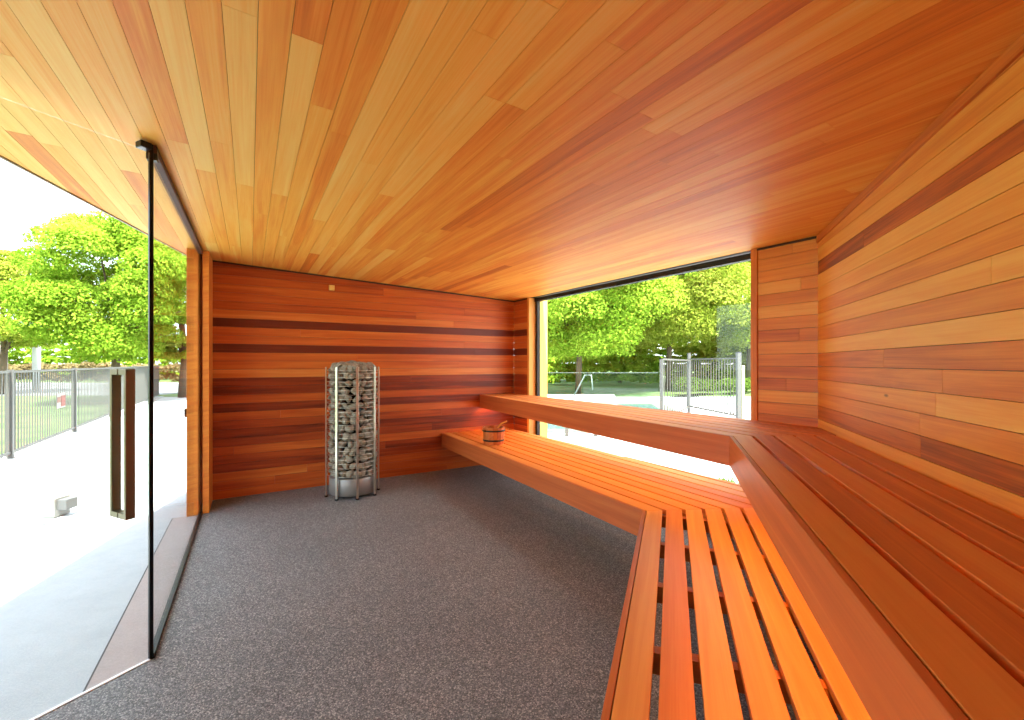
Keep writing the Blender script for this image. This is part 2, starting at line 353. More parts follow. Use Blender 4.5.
NB = Vector((BD.y, -BD.x))             # back wall normal towards the room
NW = Vector((WD.y, -WD.x)); NW = -NW if NW.dot(Vector((-1, 0))) < 0 else NW      # window wall normal to room
NR = Vector((-D1.y, D1.x))             # right wall normal to room
NQ = D1.copy()
def wall(name, p, q, nrm, table, seed, z0=0.0, z1=None, off=0.0, mat=None, jit=0.13, thick=0.14, seglen=(0.7, 2.6), parent=None, ext=0.0):
    """boarded wall between plan points p and q; boards as one mesh, the wall body behind them its own part"""
    p = Vector(p); q = Vector(q); u = (q-p).normalized(); n3 = Vector((nrm[0], nrm[1], 0))
    top = lambda c: (ceil_z(*c) if z1 is None else z1)
    poly = [p3(p, z0), p3(q, z0), p3(q, top(q)+0.0), p3(p, top(p)+0.0)]
    mb = MB()
    U = Vector((u[0], u[1], 0)); N = n3
    if N.cross(U).z < 0: U = -U
    boards(mb, poly, U, N, CW, off, tf(table, jit), seed=seed, O=p3(p, 0), seglen=seglen)
    o = mb.build(name, mat or cedar, parent, merge=False)
    bk = MB(); p_ = p-u*ext; q_ = q+u*ext
    bp = [p3(p_, z0)-n3*0.0185, p3(q_, z0)-n3*0.0185, p3(q_, top(q_)+0.02)-n3*0.0185, p3(p_, top(p_)+0.02)-n3*0.0185]
    bk.prism(bp, -n3*thick); b = bk.build('wall_core', ext_clad, o)
    return struct(o) if parent is None else o
wall('wall_back', A-BD*0.17, B, NB, toneB, 11, mat=cedar_red, seglen=(1.6, 4.5), jit=0.09)
# window opening on the window wall
WL = on_line(528.0, B, WD); WR = on_line(757.8, B, WD)
wp = wall('wall_window_left_pier', B, WL, NW, toneB, 12, ext=0.0, mat=cedar_red); 
wp2 = wall('wall_window_right_pier', WR, Cn, NW, toneP, 13, off=0.041, seglen=(0.45, 1.6))
wp.name = 'wall_corner'; wp2.name = 'wall_pier'
SILL = 0.34
wall('wall_sill', WL, WR, NW, toneB, 14, z1=SILL)
wall('wall_right', Cn, R, NR, toneR, 15, off=0.041, ext=0.0, seglen=(1.2, 3.6), jit=0.10)
wall('wall_rear', R, Q, NQ, toneR, 16, off=0.041)

# ceiling and soffit: one run of boards; the roof above
cpoly = [Eb, B+BD*0.16-NW*0.0, Cn-NW*0.16+Vector((0.1, 0)), R+Vector((0.16, -0.05)), Ef]
cpoly = [Eb, B, Cn, R, Ef]
cn = Vector((cb, cc, -1)).normalized()
Uc = Vector((D2.x, D2.y, cb*D2.x+cc*D2.y)).normalized()
Oc = on_ceil(258.3, 0)
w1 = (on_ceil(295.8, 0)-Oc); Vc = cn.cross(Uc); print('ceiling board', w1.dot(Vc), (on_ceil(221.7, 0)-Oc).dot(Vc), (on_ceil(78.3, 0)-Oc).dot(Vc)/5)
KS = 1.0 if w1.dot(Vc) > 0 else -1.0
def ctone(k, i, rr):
    r_ = rr.random(); light_bias = min(0.16, max(-0.14, k*0.010*KS))  # boards paler by the glass, redder to the right; light partly painted in
    return max(0.0, light_bias+(0.12+0.3*rr.random() if r_ < 0.5 else (0.3+0.25*rr.random() if r_ < 0.85 else 0.5+0.3*rr.random())))
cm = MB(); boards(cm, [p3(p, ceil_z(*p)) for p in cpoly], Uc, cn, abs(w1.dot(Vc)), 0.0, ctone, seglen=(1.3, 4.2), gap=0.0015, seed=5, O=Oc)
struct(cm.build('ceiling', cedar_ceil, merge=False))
rf = MB()
rpoly = [Eb-BD*0.0+ED*0.2, B+WD*0.35-NW*0.15, Cn-NW*0.15-WD*0.15, R+Vector((0.3, -0.3)), Ef-ED*0.3]
rf.prism([p3(p, ceil_z(*p)+0.020) for p in rpoly], (0, 0, 0.22)); struct(rf.build('roof', ext_clad))
# thin metal drip edge along the eave
tr = MB(); en = Vector((ED.y, -ED.x)); en = en if en.x < 0 else -en
q = [p3(Eb+ED*0.2, 0), p3(Ef-ED*0.3, 0)]
for s in (0,):
    pts = [p3(Eb+ED*0.2, ceil_z(*Eb)-0.008), p3(Ef-ED*0.3, ceil_z(*Ef)-0.008), p3(Ef-ED*0.3, ceil_z(*Ef)+0.245), p3(Eb+ED*0.2, ceil_z(*Eb)+0.245)]
    tr.prism(pts, p3(en*0.012, 0))
struct(tr.build('trim_1', principled('drip edge metal', (0.25, 0.2, 0.16), 0.5, 0.5)))
# dark strips standing in for the shadow gap between walls and ceiling
def strip(name, p, q, nrm, h=0.014, d=0.012, mat=None):
    m = MB(); n3 = p3(nrm, 0)
    m.prism([p3(p, ceil_z(*p)-h), p3(q, ceil_z(*q)-h), p3(q, ceil_z(*q)-0.0015), p3(p, ceil_z(*p)-0.0015)], n3*d); return struct(m.build(name, mat or dark_gap))
strip('trim_2', A-BD*0.17, B, NB); strip('trim_3', WR, Cn-WD*0, NW); strip('trim_4', B, WL, NW)
# trim board along the top of the right wall
m = MB(); n3 = p3(NR, 0)
m.prism([p3(Cn, ceil_z(*Cn)-0.045), p3(R, ceil_z(*R)-0.045), p3(R, ceil_z(*R)-0.003), p3(Cn, ceil_z(*Cn)-0.003)], n3*0.010, 0.62, p3(-D1, 0)); struct(m.build('trim_5', cedar))

# ------------------------------------------------------------------ the picture window
win = empty('window_1', p3((WL+WR)/2, SILL)); struct(win)
OW = -NW                                # outwards
def wbox(mb, a, b, z0, z1, d0, d1, tone=0.3):
    """block along the window wall from plan point a to b, depth d0..d1 outwards"""
    a = Vector(a); b = Vector(b)
    def tp(p, z): return (ceil_z(*p)-0.002) if z is None else z
    pa, pb = a+OW*d0, b+OW*d0
    poly = [p3(pa, z0 if z0 is not None else ceil_z(*a)-0.046), p3(pb, z0 if z0 is not None else ceil_z(*b)-0.046), p3(pb, tp(b, z1)), p3(pa, tp(a, z1))]
    mb.prism(poly, p3(OW*(d1-d0), 0), tone, (0, 0, 1) if z1 is None and z0 is not None else p3(WD, 0))
wd = -WD                                # along the wall, left to right in the photo
lin = MB(); wbox(lin, WL, WL+wd*0.042, SILL, None, -0.012, 0.10, 0.2); lin.build('jamb_lining', cedar, win)
lin = MB(); wbox(lin, WR+WD*0.044, WR, SILL, None, -0.012, 0.10, 0.55); lin.build('jamb_lining', cedar, win)
lin = MB(); wbox(lin, WL+wd*0.042, WR+WD*0.044, SILL-0.03, SILL, -0.005, 0.10, 0.15); lin.build('sill_board', cedar, win)
fl = WL+wd*0.03; fr_ = WR+WD*0.03
fm = MB()
wbox(fm, WL+wd*0.042, WL+wd*0.085, SILL, None, 0.085, 0.125); wbox(fm, WR+WD*0.072, WR+WD*0.044, SILL, None, 0.085, 0.125)
wbox(fm, WL+wd*0.042, WR+WD*0.044, SILL, SILL+0.03, 0.085, 0.125); wbox(fm, WL+wd*0.042, WR+WD*0.044, None, None, 0.07, 0.125)
fm.build('window_frame', principled('dark brown frame paint', (0.018, 0.009, 0.006), 0.6), win)
pn = MB(); wbox(pn, WL+wd*0.08, WR+WD*0.07, SILL+0.025, None, 0.104, 0.110); pn.build('glass_pane', glass_m, win)
ex = MB(); wbox(ex, WL-wd*0.06, WL+wd*0.085, SILL-0.05, None, 0.126, 0.24, 0.05); ex.build('outer_reveal', cedar_ceil, win)
ex = MB(); wbox(ex, WR+WD*0.07, WR-WD*0.06, SILL-0.05, None, 0.126, 0.24, 0.05); ex.build('outer_reveal', cedar_ceil, win)

# ------------------------------------------------------------------ fixed glass, door, posts
zt = lambda p: ceil_z(*p)-0.004
gw = empty('window_2', p3((P+G2)/2, 0)); struct(gw)
GN = Vector((GD.y, -GD.x))              # to the room
GE = G2+GD*0.16                          # far end, between the posts
def gslab(mb, a, b, z0, z1, w_, off=0.0):
    a = Vector(a); b = Vector(b); n = Vector(((b-a).y, -(b-a).x)).normalized()
    za = zt(a) if z1 is None else z1; zb_ = zt(b) if z1 is None else z1
    ya = zt(a)-0.035 if z0 is None else z0; yb = zt(b)-0.035 if z0 is None else z0
    mb.prism([p3(a+n*(off-w_/2), ya), p3(b+n*(off-w_/2), yb), p3(b+n*(off-w_/2), zb_), p3(a+n*(off-w_/2), za)], p3(n*w_, 0))
m = MB(); gslab(m, P, GE, 0.012, None, 0.010); m.build('glass_pane', glass_m, gw)
m = MB(); gslab(m, P, GE, 0.0, 0.022, 0.022); m.build('floor_channel', black_metal, gw)
m = MB(); gslab(m, P, GE, None, None, 0.035); m.build('ceiling_channel', principled('brown channel metal', (0.07, 0.02, 0.01), 0.6, 0.1), gw)
m = MB(); gslab(m, P-GD*0.002, P+GD*0.006, 0.0, None, 0.014); m.build('edge_seal', black_metal, gw)
m = MB(); m.box(p3(P+GD*0.02, zt(P)-0.035), 0.035, 0.04, 0.06, GD); m.build('corner_clamp', black_metal, gw, bevel=0.003)

dr = empty('door_1', p3(P+DD*0.45, 0)); struct(dr)
DP = P+DD*0.007; DE = P+DD*0.93
m = MB(); gslab(m, DP, DE, 0.010, None, 0.010)
m.v = [(x, y, min(z, 2.225) if z > 1 else z) for x, y, z in m.v]; m.build('glass_pane', glass_m, dr)
m = MB(); gslab(m, DP, DE, 0.0, 0.004, 0.014); m.build('threshold_strip', principled('pale threshold strip', (0.75, 0.74, 0.72), 0.5), dr)
m = MB(); gslab(m, DP, DP+DD*0.003, 0.01, 2.22, 0.010); m.build('edge_seal', principled('dark seal', (0.015, 0.016, 0.018), 0.3), dr)
m = MB(); m.box(p3(DP+DD*0.022, zt(DP)-0.018), 0.042, 0.045, 0.028, DD); m.build('top_pivot', black_metal, dr, bevel=0.003)
DN = Vector((DD.y, -DD.x)); DN = DN if DN.x > 0 else -DN      # to the room
HB = P+DD*0.105
hz0, hz1 = 0.655, 1.275
def handle(side, m_):
    m = MB(); c = HB+DN*side*0.055
    m.box(p3(c, (hz0+hz1)/2), 0.034, 0.016, hz1-hz0, DD)
    for z in (hz0+0.012, hz1-0.012): m.box(p3(HB+DN*side*0.028, z), 0.034, 0.05, 0.024, DD)
    return m.build('door_handle', m_, dr, bevel=0.0015)
handle(1, handle_bronze); handle(-1, handle_bronze)
g3 = empty('window_3', p3((DE+Q)/2, 0)); struct(g3)
m = MB(); gslab(m, DE+DD*0.01, Q, 0.012, None, 0.010); m.build('glass_pane', glass_m, g3)
m = MB(); gslab(m, DE+DD*0.01, Q, 0.0, 0.022, 0.022); m.build('floor_channel', black_metal, g3)

# posts at the far end of the fixed glass
pe = v2(at_z(202.6, 513.9)); gl_far = pe
def post(name, base, wid, dep, tone, label_mat):
    m = MB(); b3 = [base, base+BD*wid, base+BD*wid+GD*dep, base+GD*dep]
    zz = min(ceil_z(*p) for p in b3)-0.003
    m.prism([p3(p, 0) for p in b3], (0, 0, zz), tone, (0, 0, 1)); return struct(m.build(name, label_mat, bevel=0.002))
# indoor post, then outdoor post on the other side of the glass
t_ = isect(pe, (-BD.x, -BD.y), P, GD)
dcol = (pe-t_).dot(BD)
post('trim_6', pe, 0.046, (isect(pe, GD, A, BD)-pe).length-0.004, 0.5, cedar)
po = v2(at_z(186.5, 517.0)); wid_o = (isect(po, BD, P, GD)-po).length-0.014
post('trim_7', po, wid_o, 0.40, 0.48, cedar)
m = MB(); m.box(p3(po-BD*0.014+GD*0.1, 0.87), 0.02, 0.05, 0.07, BD); hk = m.build('trim_8', bronze); struct(hk)

# ------------------------------------------------------------------ outside ground
g = MB(); g.prism([(-120, -60, -0.14), (120, -60, -0.14), (120, 160, -0.14), (-120, 160, -0.14)], (0, 0, -0.3)); 
fa = v2(at_z(0, 465)); fb = v2(at_z(159.4, 397.2)); FD = (fb-fa).normalized()
# lawn around, concrete in the middle
lw = MB(); lw.prism([(-90, -40, -0.02), (90, -40, -0.02), (90, 120, -0.02), (-90, 120, -0.02)], (0, 0, -0.2)); struct(lw.build('lawn', grass_m))
fk = fa-FD*8; cp = MB()
pat = [fk, fb, (-7.5, 18.5), (-1.5, 17.4), (5.0, 17.4), (11.5, 17.6), (16, 8.0), (12, -6), (0, -9)]
cp.prism([p3(p, -0.004) for p in pat], (0, 0, -0.015)); struct(cp.build('patio', concrete))
rd = MB(); rd.prism([(-80, 18.2, -0.019), (-14.5, 18.2, -0.019), (-14.5, 27.5, -0.019), (-80, 27.5, -0.019)], (0, 0, 0.01)); struct(rd.build('road', road_m))
kb = MB(); kb.prism([(-80, 27.5, -0.019), (-10, 27.5, -0.019), (-10, 27.8, -0.019), (-80, 27.8, -0.019)], (0, 0, 0.1)); struct(kb.build('road_kerb', concrete))
# pinkish sill strip outside the fixed glass
so = Vector((-GN.x, -GN.y)) if GN.x > 0 else GN
ps = MB(); s0 = isect(P, DD, P+so*0.19, GD)
ps.prism([p3(P+so*0.012, -0.004), p3(GE+so*0.012, -0.004), p3(GE+so*0.19, -0.004), p3(s0, -0.004)], (0, 0, 0.004)); struct(ps.build('sill_strip', concrete_pink))
jt = MB(); jt.prism([p3(s0, -0.004), p3(GE+so*0.19, -0.004), p3(GE+so*0.198, -0.004), p3(s0+so*0.008, -0.004)], (0, 0, 0.0025)); struct(jt.build('paving_joint', principled('dark joint', (0.08, 0.075, 0.075), 0.9)))

# ------------------------------------------------------------------ benches
def lerp(a, b, t): return a+(b-a)*t
def make_bench(name, z, corner, back_end, nose, period, slatw, fas_h, label, group_tones, clear=0.03, bearer_gap=0.43, thick=0.028):
    """corner bench: window run + right run, mitred; corner/back_end = front edge plan points"""
    root = empty(name, p3(corner, 0)); tag(root, label, 'bench')
    fw = (back_end-corner).normalized()                 # window run, away
    # true mitre: from the front corner to the inner wall corner
    inner_w = [B+NW*clear*0 , Cn]
    wl0 = Cn+NW*clear; wl1 = B+NW*clear
    bw_hit = isect(corner, fw, A, BD)                   # front edge meets back wall
    b_in = isect(wl0, WD, A, BD)
    c_in = isect(wl0, WD, Cn+NR*0.006, D1)
    near = -1.2                                          # run ends behind the camera
    r_front = corner-D1*((corner.y-near)/D1.y); r_back = isect(c_in, D1, r_front, (NR.x, NR.y))
    mit = (c_in-corner)
    # mitre line as in the photo: bisector
    bis = (Vector((-fw.x, -fw.y))+D1).normalized()
    m_end = isect(corner, bis, Cn+NR*0.006, D1)
    if (m_end-corner).dot(fw) > (c_in-corner).dot(fw): m_end = isect(corner, bis, wl0, WD); pw = [corner, bw_hit, b_in, m_end]; pr = [corner, m_end, c_in, r_back, r_front]
    else: pw = [corner, bw_hit, b_in, c_in, m_end]; pr = [corner, m_end, r_back, r_front]
    def run(poly, d, inward, seed, nm):
        rr = random.Random(seed); d = Vector(d).normalized(); n = Vector((-d.y, d.x)); n = n if n.dot(inward) > 0 else -n
        k = 0
        while True:
            a0 = nose+0.003+k*period; a1 = a0+slatw
            c0 = corner.dot(n)
            pc = clip(clip([tuple(p) for p in poly], tuple(n), c0+a0), (-n.x, -n.y), -(c0+a1))
            if len(pc) < 3 or area(pc) < 0.004: break
            mb = MB(); mb.prism([p3(p, z-thick) for p in pc], (0, 0, thick), group_tones(rr), p3(d, 0), (rr.uniform(0, 30), rr.uniform(0, 30)))
            mb.build('slat', cedar_bench, root, bevel=0.002); k += 1
            if k > 14: break
        # fascia board on edge along the front
        mb = MB(); 
        c0 = corner.dot(n); pc = clip(clip([tuple(p) for p in poly], tuple(n), c0), (-n.x, -n.y), -(c0+nose))
        mb.prism([p3(p, z-fas_h) for p in pc], (0, 0, fas_h), 0.55, p3(d, 0), (rr.uniform(0, 30), rr.uniform(0, 30)))
        mb.build('fascia', cedar_fas_shade, root, bevel=0.002)
        # bearers across, under the slats
        smin = min(Vector(p).dot(d) for p in poly); smax = max(Vector(p).dot(d) for p in poly); s = smin+0.18
        while s < smax-0.05:
            pc = clip(clip([tuple(p) for p in poly], tuple(d), s), (-d.x, -d.y), -(s+0.038))
            pc = clip(pc, tuple(n), c0+nose+0.001)
            if len(pc) >= 3 and area(pc) > 0.004:
                mb = MB(); mb.prism([p3(p, z-thick-0.065) for p in pc], (0, 0, 0.064), 0.5, p3(n, 0), (s, s)); mb.build('bearer', cedar_bench, root)
            s += bearer_gap
        return n
    n1 = run(pw, fw, -NW, 31, 'window'); n2 = run(pr, D1, -NR, 32, 'right')
    return root, dict(fw=fw, bw=bw_hit, n1=n1, n2=n2, corner=corner, r_front=r_front, m_end=m_end)

LC = v2(at_z(642.3, 510.8, 0.45)); LB = v2(at_z(443.7, 434.0, 0.45))
UC = v2(at_z(729.5, 436.0, 0.90)); UB = v2(at_z(480.5, 394.6, 0.90))
lower, LI = make_bench('lower_bench', 0.45, LC, LB, 0.020, 0.1065, 0.086, 0.16, 'low slatted cedar corner bench nearest the dark floor, beneath the upper bench', lambda rr: rr.uniform(0.1, 0.5), clear=0.115)
upper, UI = make_bench('upper_bench', 0.90, UC, UB, 0.018, 0.1090, 0.092, 0.165, 'high slatted cedar corner bench crossing the window and running along the right wall', lambda rr: rr.uniform(0.35, 0.8), clear=0.03, bearer_gap=0.6)
# warm light strip fixed under the upper bench, behind its fascia
led_m, nt, out = newmat('warm light strip'); e = N_(nt, 'ShaderNodeEmission'); e.inputs[0].default_value = (1.0, 0.37, 0.08, 1); e.inputs[1].default_value = 14*LED_POWER; nt.links.new(e.outputs[0], out.inputs[0])
led = empty('light_strip', p3(UC, 0.8)); tag(led, 'warm glowing light strip hidden under the upper bench, behind its front board', 'light')
zl = 0.770
for (a, b, n) in ((UI['corner'], UI['bw'], UI['n1']), (UI['corner'], UI['r_front'], UI['n2'])):
    d = (b-a).normalized(); a2 = a+n*0.045+d*0.06; b2 = b+n*0.045-d*0.05
    hs = MB(); hs.prism([p3(a2-n*0.012, zl-0.012), p3(b2-n*0.012, zl-0.012), p3(b2+n*0.012, zl-0.012), p3(a2+n*0.012, zl-0.012)], (0, 0, 0.011)); hs.build('strip_housing', grey_pl, led)
    es = MB(); es.face([p3(a2-n*0.006, zl-0.0125), p3(a2+n*0.006, zl-0.0125), p3(b2+n*0.006, zl-0.0125), p3(b2-n*0.006, zl-0.0125)]); es.prism([p3(a2-n*0.006, zl-0.0165), p3(b2-n*0.006, zl-0.0165), p3(b2+n*0.006, zl-0.0165), p3(a2+n*0.006, zl-0.0165)], (0, 0, 0.004)); es.build('glowing_diffuser', led_m, led)

# ------------------------------------------------------------------ the stove
SX, SY = at_y(353.0, 400, 4.50).x, 4.50
SR = 0.250; SB = 0.185; STOP = 1.262
st = empty('sauna_stove', (SX, SY, 0)); tag(st, 'tall round steel cage stove packed with grey stones, by the back wall', 'stove')
m = MB(); m.lathe((SX, SY, 0), [(0.0, 0.025), (SR-0.03, 0.025), (SR-0.025, 0.03), (SR-0.025, SB), (SR-0.03, SB+0.005), (0.0, SB+0.005)], 48); m.build('base', steel_base, st)
m = MB(); m.lathe((SX, SY, 0), [(0, SB+0.006), (0.10, SB+0.006), (0.10, 1.15), (0.0, 1.15)], 24); m.build('heater_core', black_metal, st)
a0 = math.atan2(-SY, -SX)               # towards the camera
for k in range(8):
    t = a0+math.radians(-36+45*k); c = Vector((SX+SR*math.cos(t), SY+SR*math.sin(t), 0))
    m = MB(); m.box(c+Vector((0, 0, (STOP+0.012)/2)), 0.012, 0.022, STOP-0.012, (math.cos(t), math.sin(t))); up_ = m.build('upright', steel, st, bevel=0.002)
    m = MB(); m.tube(c, c+Vector((0, 0, 0.013)), 0.017, 12); m.build('foot', black_metal, up_)
nh = 26
for k in range(nh):
    z = SB+0.03+(STOP-SB-0.05)*k/(nh-1)
    if z > STOP-0.06 and k == nh-1: z = STOP-0.035
    m = MB(); m.path([(SX+(SR-0.010)*math.cos(2*math.pi*i/40), SY+(SR-0.010)*math.sin(2*math.pi*i/40), z) for i in range(40)], 0.0022, 6, True); m.build('cage_ring', steel, st)
# stones: a few shapes, then copies
def stone_mesh(seed):
    r_ = random.Random(seed); bm = bmesh.new(); bmesh.ops.create_icosphere(bm, subdivisions=2, radius=1.0)
    dirs = [Vector((r_.gauss(0, 1), r_.gauss(0, 1), r_.gauss(0, 1))).normalized() for _ in range(9)]; dd = [r_.uniform(0.5, 0.85) for _ in dirs]
    for v in bm.verts:
        for d, q in zip(dirs, dd):
            e_ = v.co.dot(d)-q
            if e_ > 0: v.co -= d*e_*0.9
        v.co *= 1+r_.uniform(-0.03, 0.03)
    me = bpy.data.meshes.new('stove_stone'); bm.to_mesh(me); bm.free(); me.materials.append(stone_m); return me
smesh = [stone_mesh(i) for i in range(8)]
rs = random.Random(3)
def add_stone(x, y, z, s, rot, label, group):
    o = bpy.data.objects.new('stove_stone', rs.choice(smesh)); C.objects.link(o); o.location = (x, y, z); o.rotation_euler = rot; o.scale = s
    tag(o, label, 'stone', group); return o
SECT = ['turned towards the room', 'turned towards the benches', 'turned towards the back wall', 'turned towards the glass door']
ORD = ['lowest', 'second lowest', 'third lowest', 'fourth lowest', 'fifth lowest', 'sixth lowest', 'seventh lowest', 'middle', 'seventh highest', 'sixth highest', 'fifth highest', 'fourth highest', 'third highest', 'second highest', 'highest']
z = SB+0.045; lay = 0
while lay < 15 and z < STOP-0.005:
    n = 18
    for k in range(n):
        t = 2*math.pi*(k+(0.5 if lay % 2 else 0)+rs.uniform(-0.18, 0.18))/n; rr_ = SR-0.056+rs.uniform(-0.010, 0.004)
        sz = rs.uniform(0.040, 0.050)
        add_stone(SX+rr_*math.cos(t), SY+rr_*math.sin(t), z+rs.uniform(-0.008, 0.008), (sz*rs.uniform(0.85, 1.0), sz*rs.uniform(0.95, 1.2), sz*rs.uniform(0.75, 1.0)),
                  (rs.uniform(-0.9, 0.9), rs.uniform(-0.9, 0.9), t), 'grey stone in the %s course inside the stove cage, %s' % (ORD[lay], SECT[int(((t-a0+math.pi/4) % (2*math.pi))/(math.pi/2)) % 4]), 'grey stones filling the stove cage')
    z += 0.0725; lay += 1
for (rad, n, zz) in ((0.165, 12, 1.262), (0.095, 7, 1.275), (0.0, 1, 1.28)):
    for k in range(n):
        t = 2*math.pi*(k+rs.uniform(-0.2, 0.2))/n; sz = rs.uniform(0.040, 0.050)
        add_stone(SX+rad*math.cos(t), SY+rad*math.sin(t), zz+rs.uniform(0, 0.012), (sz, sz*1.15, sz*0.85), (rs.uniform(-0.4, 0.4), rs.uniform(-0.4, 0.4), t),
                  'rounded grey stone lying loose on top of the stove, %s' % ('in the outer ring' if rad > 0.12 else 'in the inner ring' if rad > 0 else 'at the very centre'), 'stones heaped on top of the stove')

# small wooden sensor block on the back wall
sp = on_line(331.5, A, BD); sz_ = CAMZ-(288-HY)*sp.y/F
m = MB(); m.box(p3(sp+NB*0.014, sz_), 0.055, 0.026, 0.055, BD, 0.0); tag(m.build('wall_sensor', cedar_ceil, bevel=0.004), 'small square wooden block high on the back wall above the stove', 'sensor')

# ------------------------------------------------------------------ bucket and ladle
bc = v2(at_z(493.5, 443.5, 0.45)); bk = empty('water_bucket', p3(bc, 0.45)); tag(bk, 'small wooden bucket with dark hoops standing on the lower bench near the back wall', 'bucket')
BR = 0.118; BH = 0.175
for k in range(16):
    t0 = 2*math.pi*k/16+0.02; t1 = 2*math.pi*(k+1)/16-0.02
    pts = []
    for r_, t in ((BR*0.9, t0), (BR*0.9, t1), (BR*0.9-0.012, t1), (BR*0.9-0.012, t0)): pts.append(Vector((bc.x+r_*math.cos(t), bc.y+r_*math.sin(t), 0.451)))
    m = MB(); m.prism(pts, (0, 0, BH), 0.6+0.4*rnd.random(), (0, 0, 1), (k, k))
    for i, vv in enumerate(m.v):
        f_ = 1+0.12*(vv[2]-0.45)/BH; m.v[i] = (bc.x+(vv[0]-bc.x)*f_, bc.y+(vv[1]-bc.y)*f_, vv[2])
    m.build('stave', cedar_bench, bk)
m = MB(); m.lathe(p3(bc, 0), [(0.0, 0.463), (BR*0.88, 0.463), (BR*0.88, 0.470), (0, 0.470)], 24); m.build('bottom_board', cedar_bench, bk)
for zz, q in ((0.485, 0.925), (0.585, 0.995)):
    m = MB(); m.lathe(p3(bc, 0), [(BR*q, zz), (BR*q+0.004, zz), (BR*(q+0.012)+0.004, zz+0.016), (BR*(q+0.012), zz+0.016)], 32, True); m.build('hoop', black_metal, bk)
ld = empty('ladle', p3(bc, 0.475)); tag(ld, 'wooden handled ladle resting in the bucket on the lower bench', 'ladle')
ta = Vector((0.9, -0.2, 0)).normalized(); c3 = p3(bc, 0.53)-ta*0.045
m = MB(); m.lathe(c3, [(0.0, -0.03), (0.025, -0.024), (0.036, 0.0), (0.038, 0.012), (0.034, 0.012), (0.022, -0.02), (0.0, -0.026)], 20); m.build('bowl', black_metal, ld)
m = MB(); m.path([c3+ta*0.036+Vector((0, 0, 0.005)), c3+ta*0.08+Vector((0, 0, 0.07)), c3+ta*0.13+Vector((0, 0, 0.135)), c3+ta*0.19+Vector((0, 0, 0.16))], 0.008, 8); m.build('handle', cedar_ceil, ld)

# ------------------------------------------------------------------ trees and plants
def leaves_obj(name, centres, radii, n, size, mat, parent, seed, droop=0.0, tone_bias=0.0, flat=0.75):
    rg = np.random.default_rng(seed); cen = np.array(centres); rad = np.array(radii); k = rg.choice(len(cen), n, p=(rad**2)/np.sum(rad**2))
    d = rg.normal(size=(n, 3)); d /= np.linalg.norm(d, axis=1)[:, None]
    d[:, 2] = np.where(d[:, 2] < -0.45, -d[:, 2], d[:, 2])
    r = rad[k]*(0.72+0.33*rg.random(n)); pos = cen[k]+d*r[:, None]*np.array([1, 1, flat])
    nr = d*0.7+rg.normal(size=(n, 3))*0.55+np.array([0, 0, 0.35]); nr /= np.linalg.norm(nr, axis=1)[:, None]
    a = np.cross(nr, rg.normal(size=(n, 3))); a /= np.linalg.norm(a, axis=1)[:, None]; b = np.cross(nr, a)
    s = size*(0.6+0.8*rg.random(n))[:, None]
    v = np.stack([pos-a*s, pos-b*s*0.55+nr*s*0.12, pos+a*s, pos+b*s*0.55+nr*s*0.12], 1).reshape(-1, 3)
    me = bpy.data.meshes.new(name); me.vertices.add(n*4); me.vertices.foreach_set('co', v.astype(np.float32).ravel())
    me.loops.add(n*4); me.loops.foreach_set('vertex_index', np.arange(n*4, dtype=np.int32)); me.polygons.add(n)
    me.polygons.foreach_set('loop_start', np.arange(0, n*4, 4, dtype=np.int32)); me.polygons.foreach_set('loop_total', np.full(n, 4, dtype=np.int32))
    me.update(); at = me.attributes.new('tone', 'FLOAT', 'FACE')
    cl = rg.random(len(cen))[k]; at.data.foreach_set('value', np.clip(0.5*rg.random(n)+0.5*cl+tone_bias, 0, 1).astype(np.float32))
    me.materials.append(mat); o = bpy.data.objects.new(name, me); C.objects.link(o)
    if parent is not None: o.parent = parent
    return o
def crown(rx, ry, z0, z1, nblob, br, seed):
    r_ = random.Random(seed); out = []
    for i in range(nblob):
        t = r_.uniform(0, 2*math.pi); h = r_.uniform(-1, 1); q = math.sqrt(max(0, 1-h*h))*r_.uniform(0.55, 1.0)
        out.append((rx*q*math.cos(t), ry*q*math.sin(t), (z0+z1)/2+h*(z1-z0)/2))
    return out, [br*r_.uniform(0.7, 1.25) for _ in out]
def tree(name, loc, rx, z0, z1, n, size, mat, seed, label, nblob=70, br=None, trunk_r=0.14, group=None):
    root = empty(name, loc); tag(root, label, 'tree', group)
    br = br or rx*0.28
    cs, rs_ = crown(rx-br*0.6, rx-br*0.6, z0+br*0.6, z1-br*0.6, nblob, br, seed)
    leaves_obj('foliage', cs, rs_, n, size, mat, root, seed)
    r_ = random.Random(seed+1); m = MB(); L3 = Vector(loc)
    ht = z0+(z1-z0)*0.55; m.tube(L3, L3+Vector((0.1, 0, ht*0.5)), trunk_r, 10, trunk_r*0.75); m.tube(L3+Vector((0.1, 0, ht*0.5)), L3+Vector((0, 0, ht)), trunk_r*0.75, 10, trunk_r*0.3); m.build('trunk', bark, root)
    for k in range(7):
        c = Vector(cs[k*5 % len(cs)]); m = MB(); s = Vector((0.08, 0, ht*r_.uniform(0.35, 0.6)))
        mid = s.lerp(c, 0.5)+Vector((0, 0, 0.25)); m.tube(L3+s, L3+mid, trunk_r*0.4, 7, trunk_r*0.28); m.tube(L3+mid, L3+c, trunk_r*0.28, 7, trunk_r*0.1); m.build('branch', bark, root)
    return root
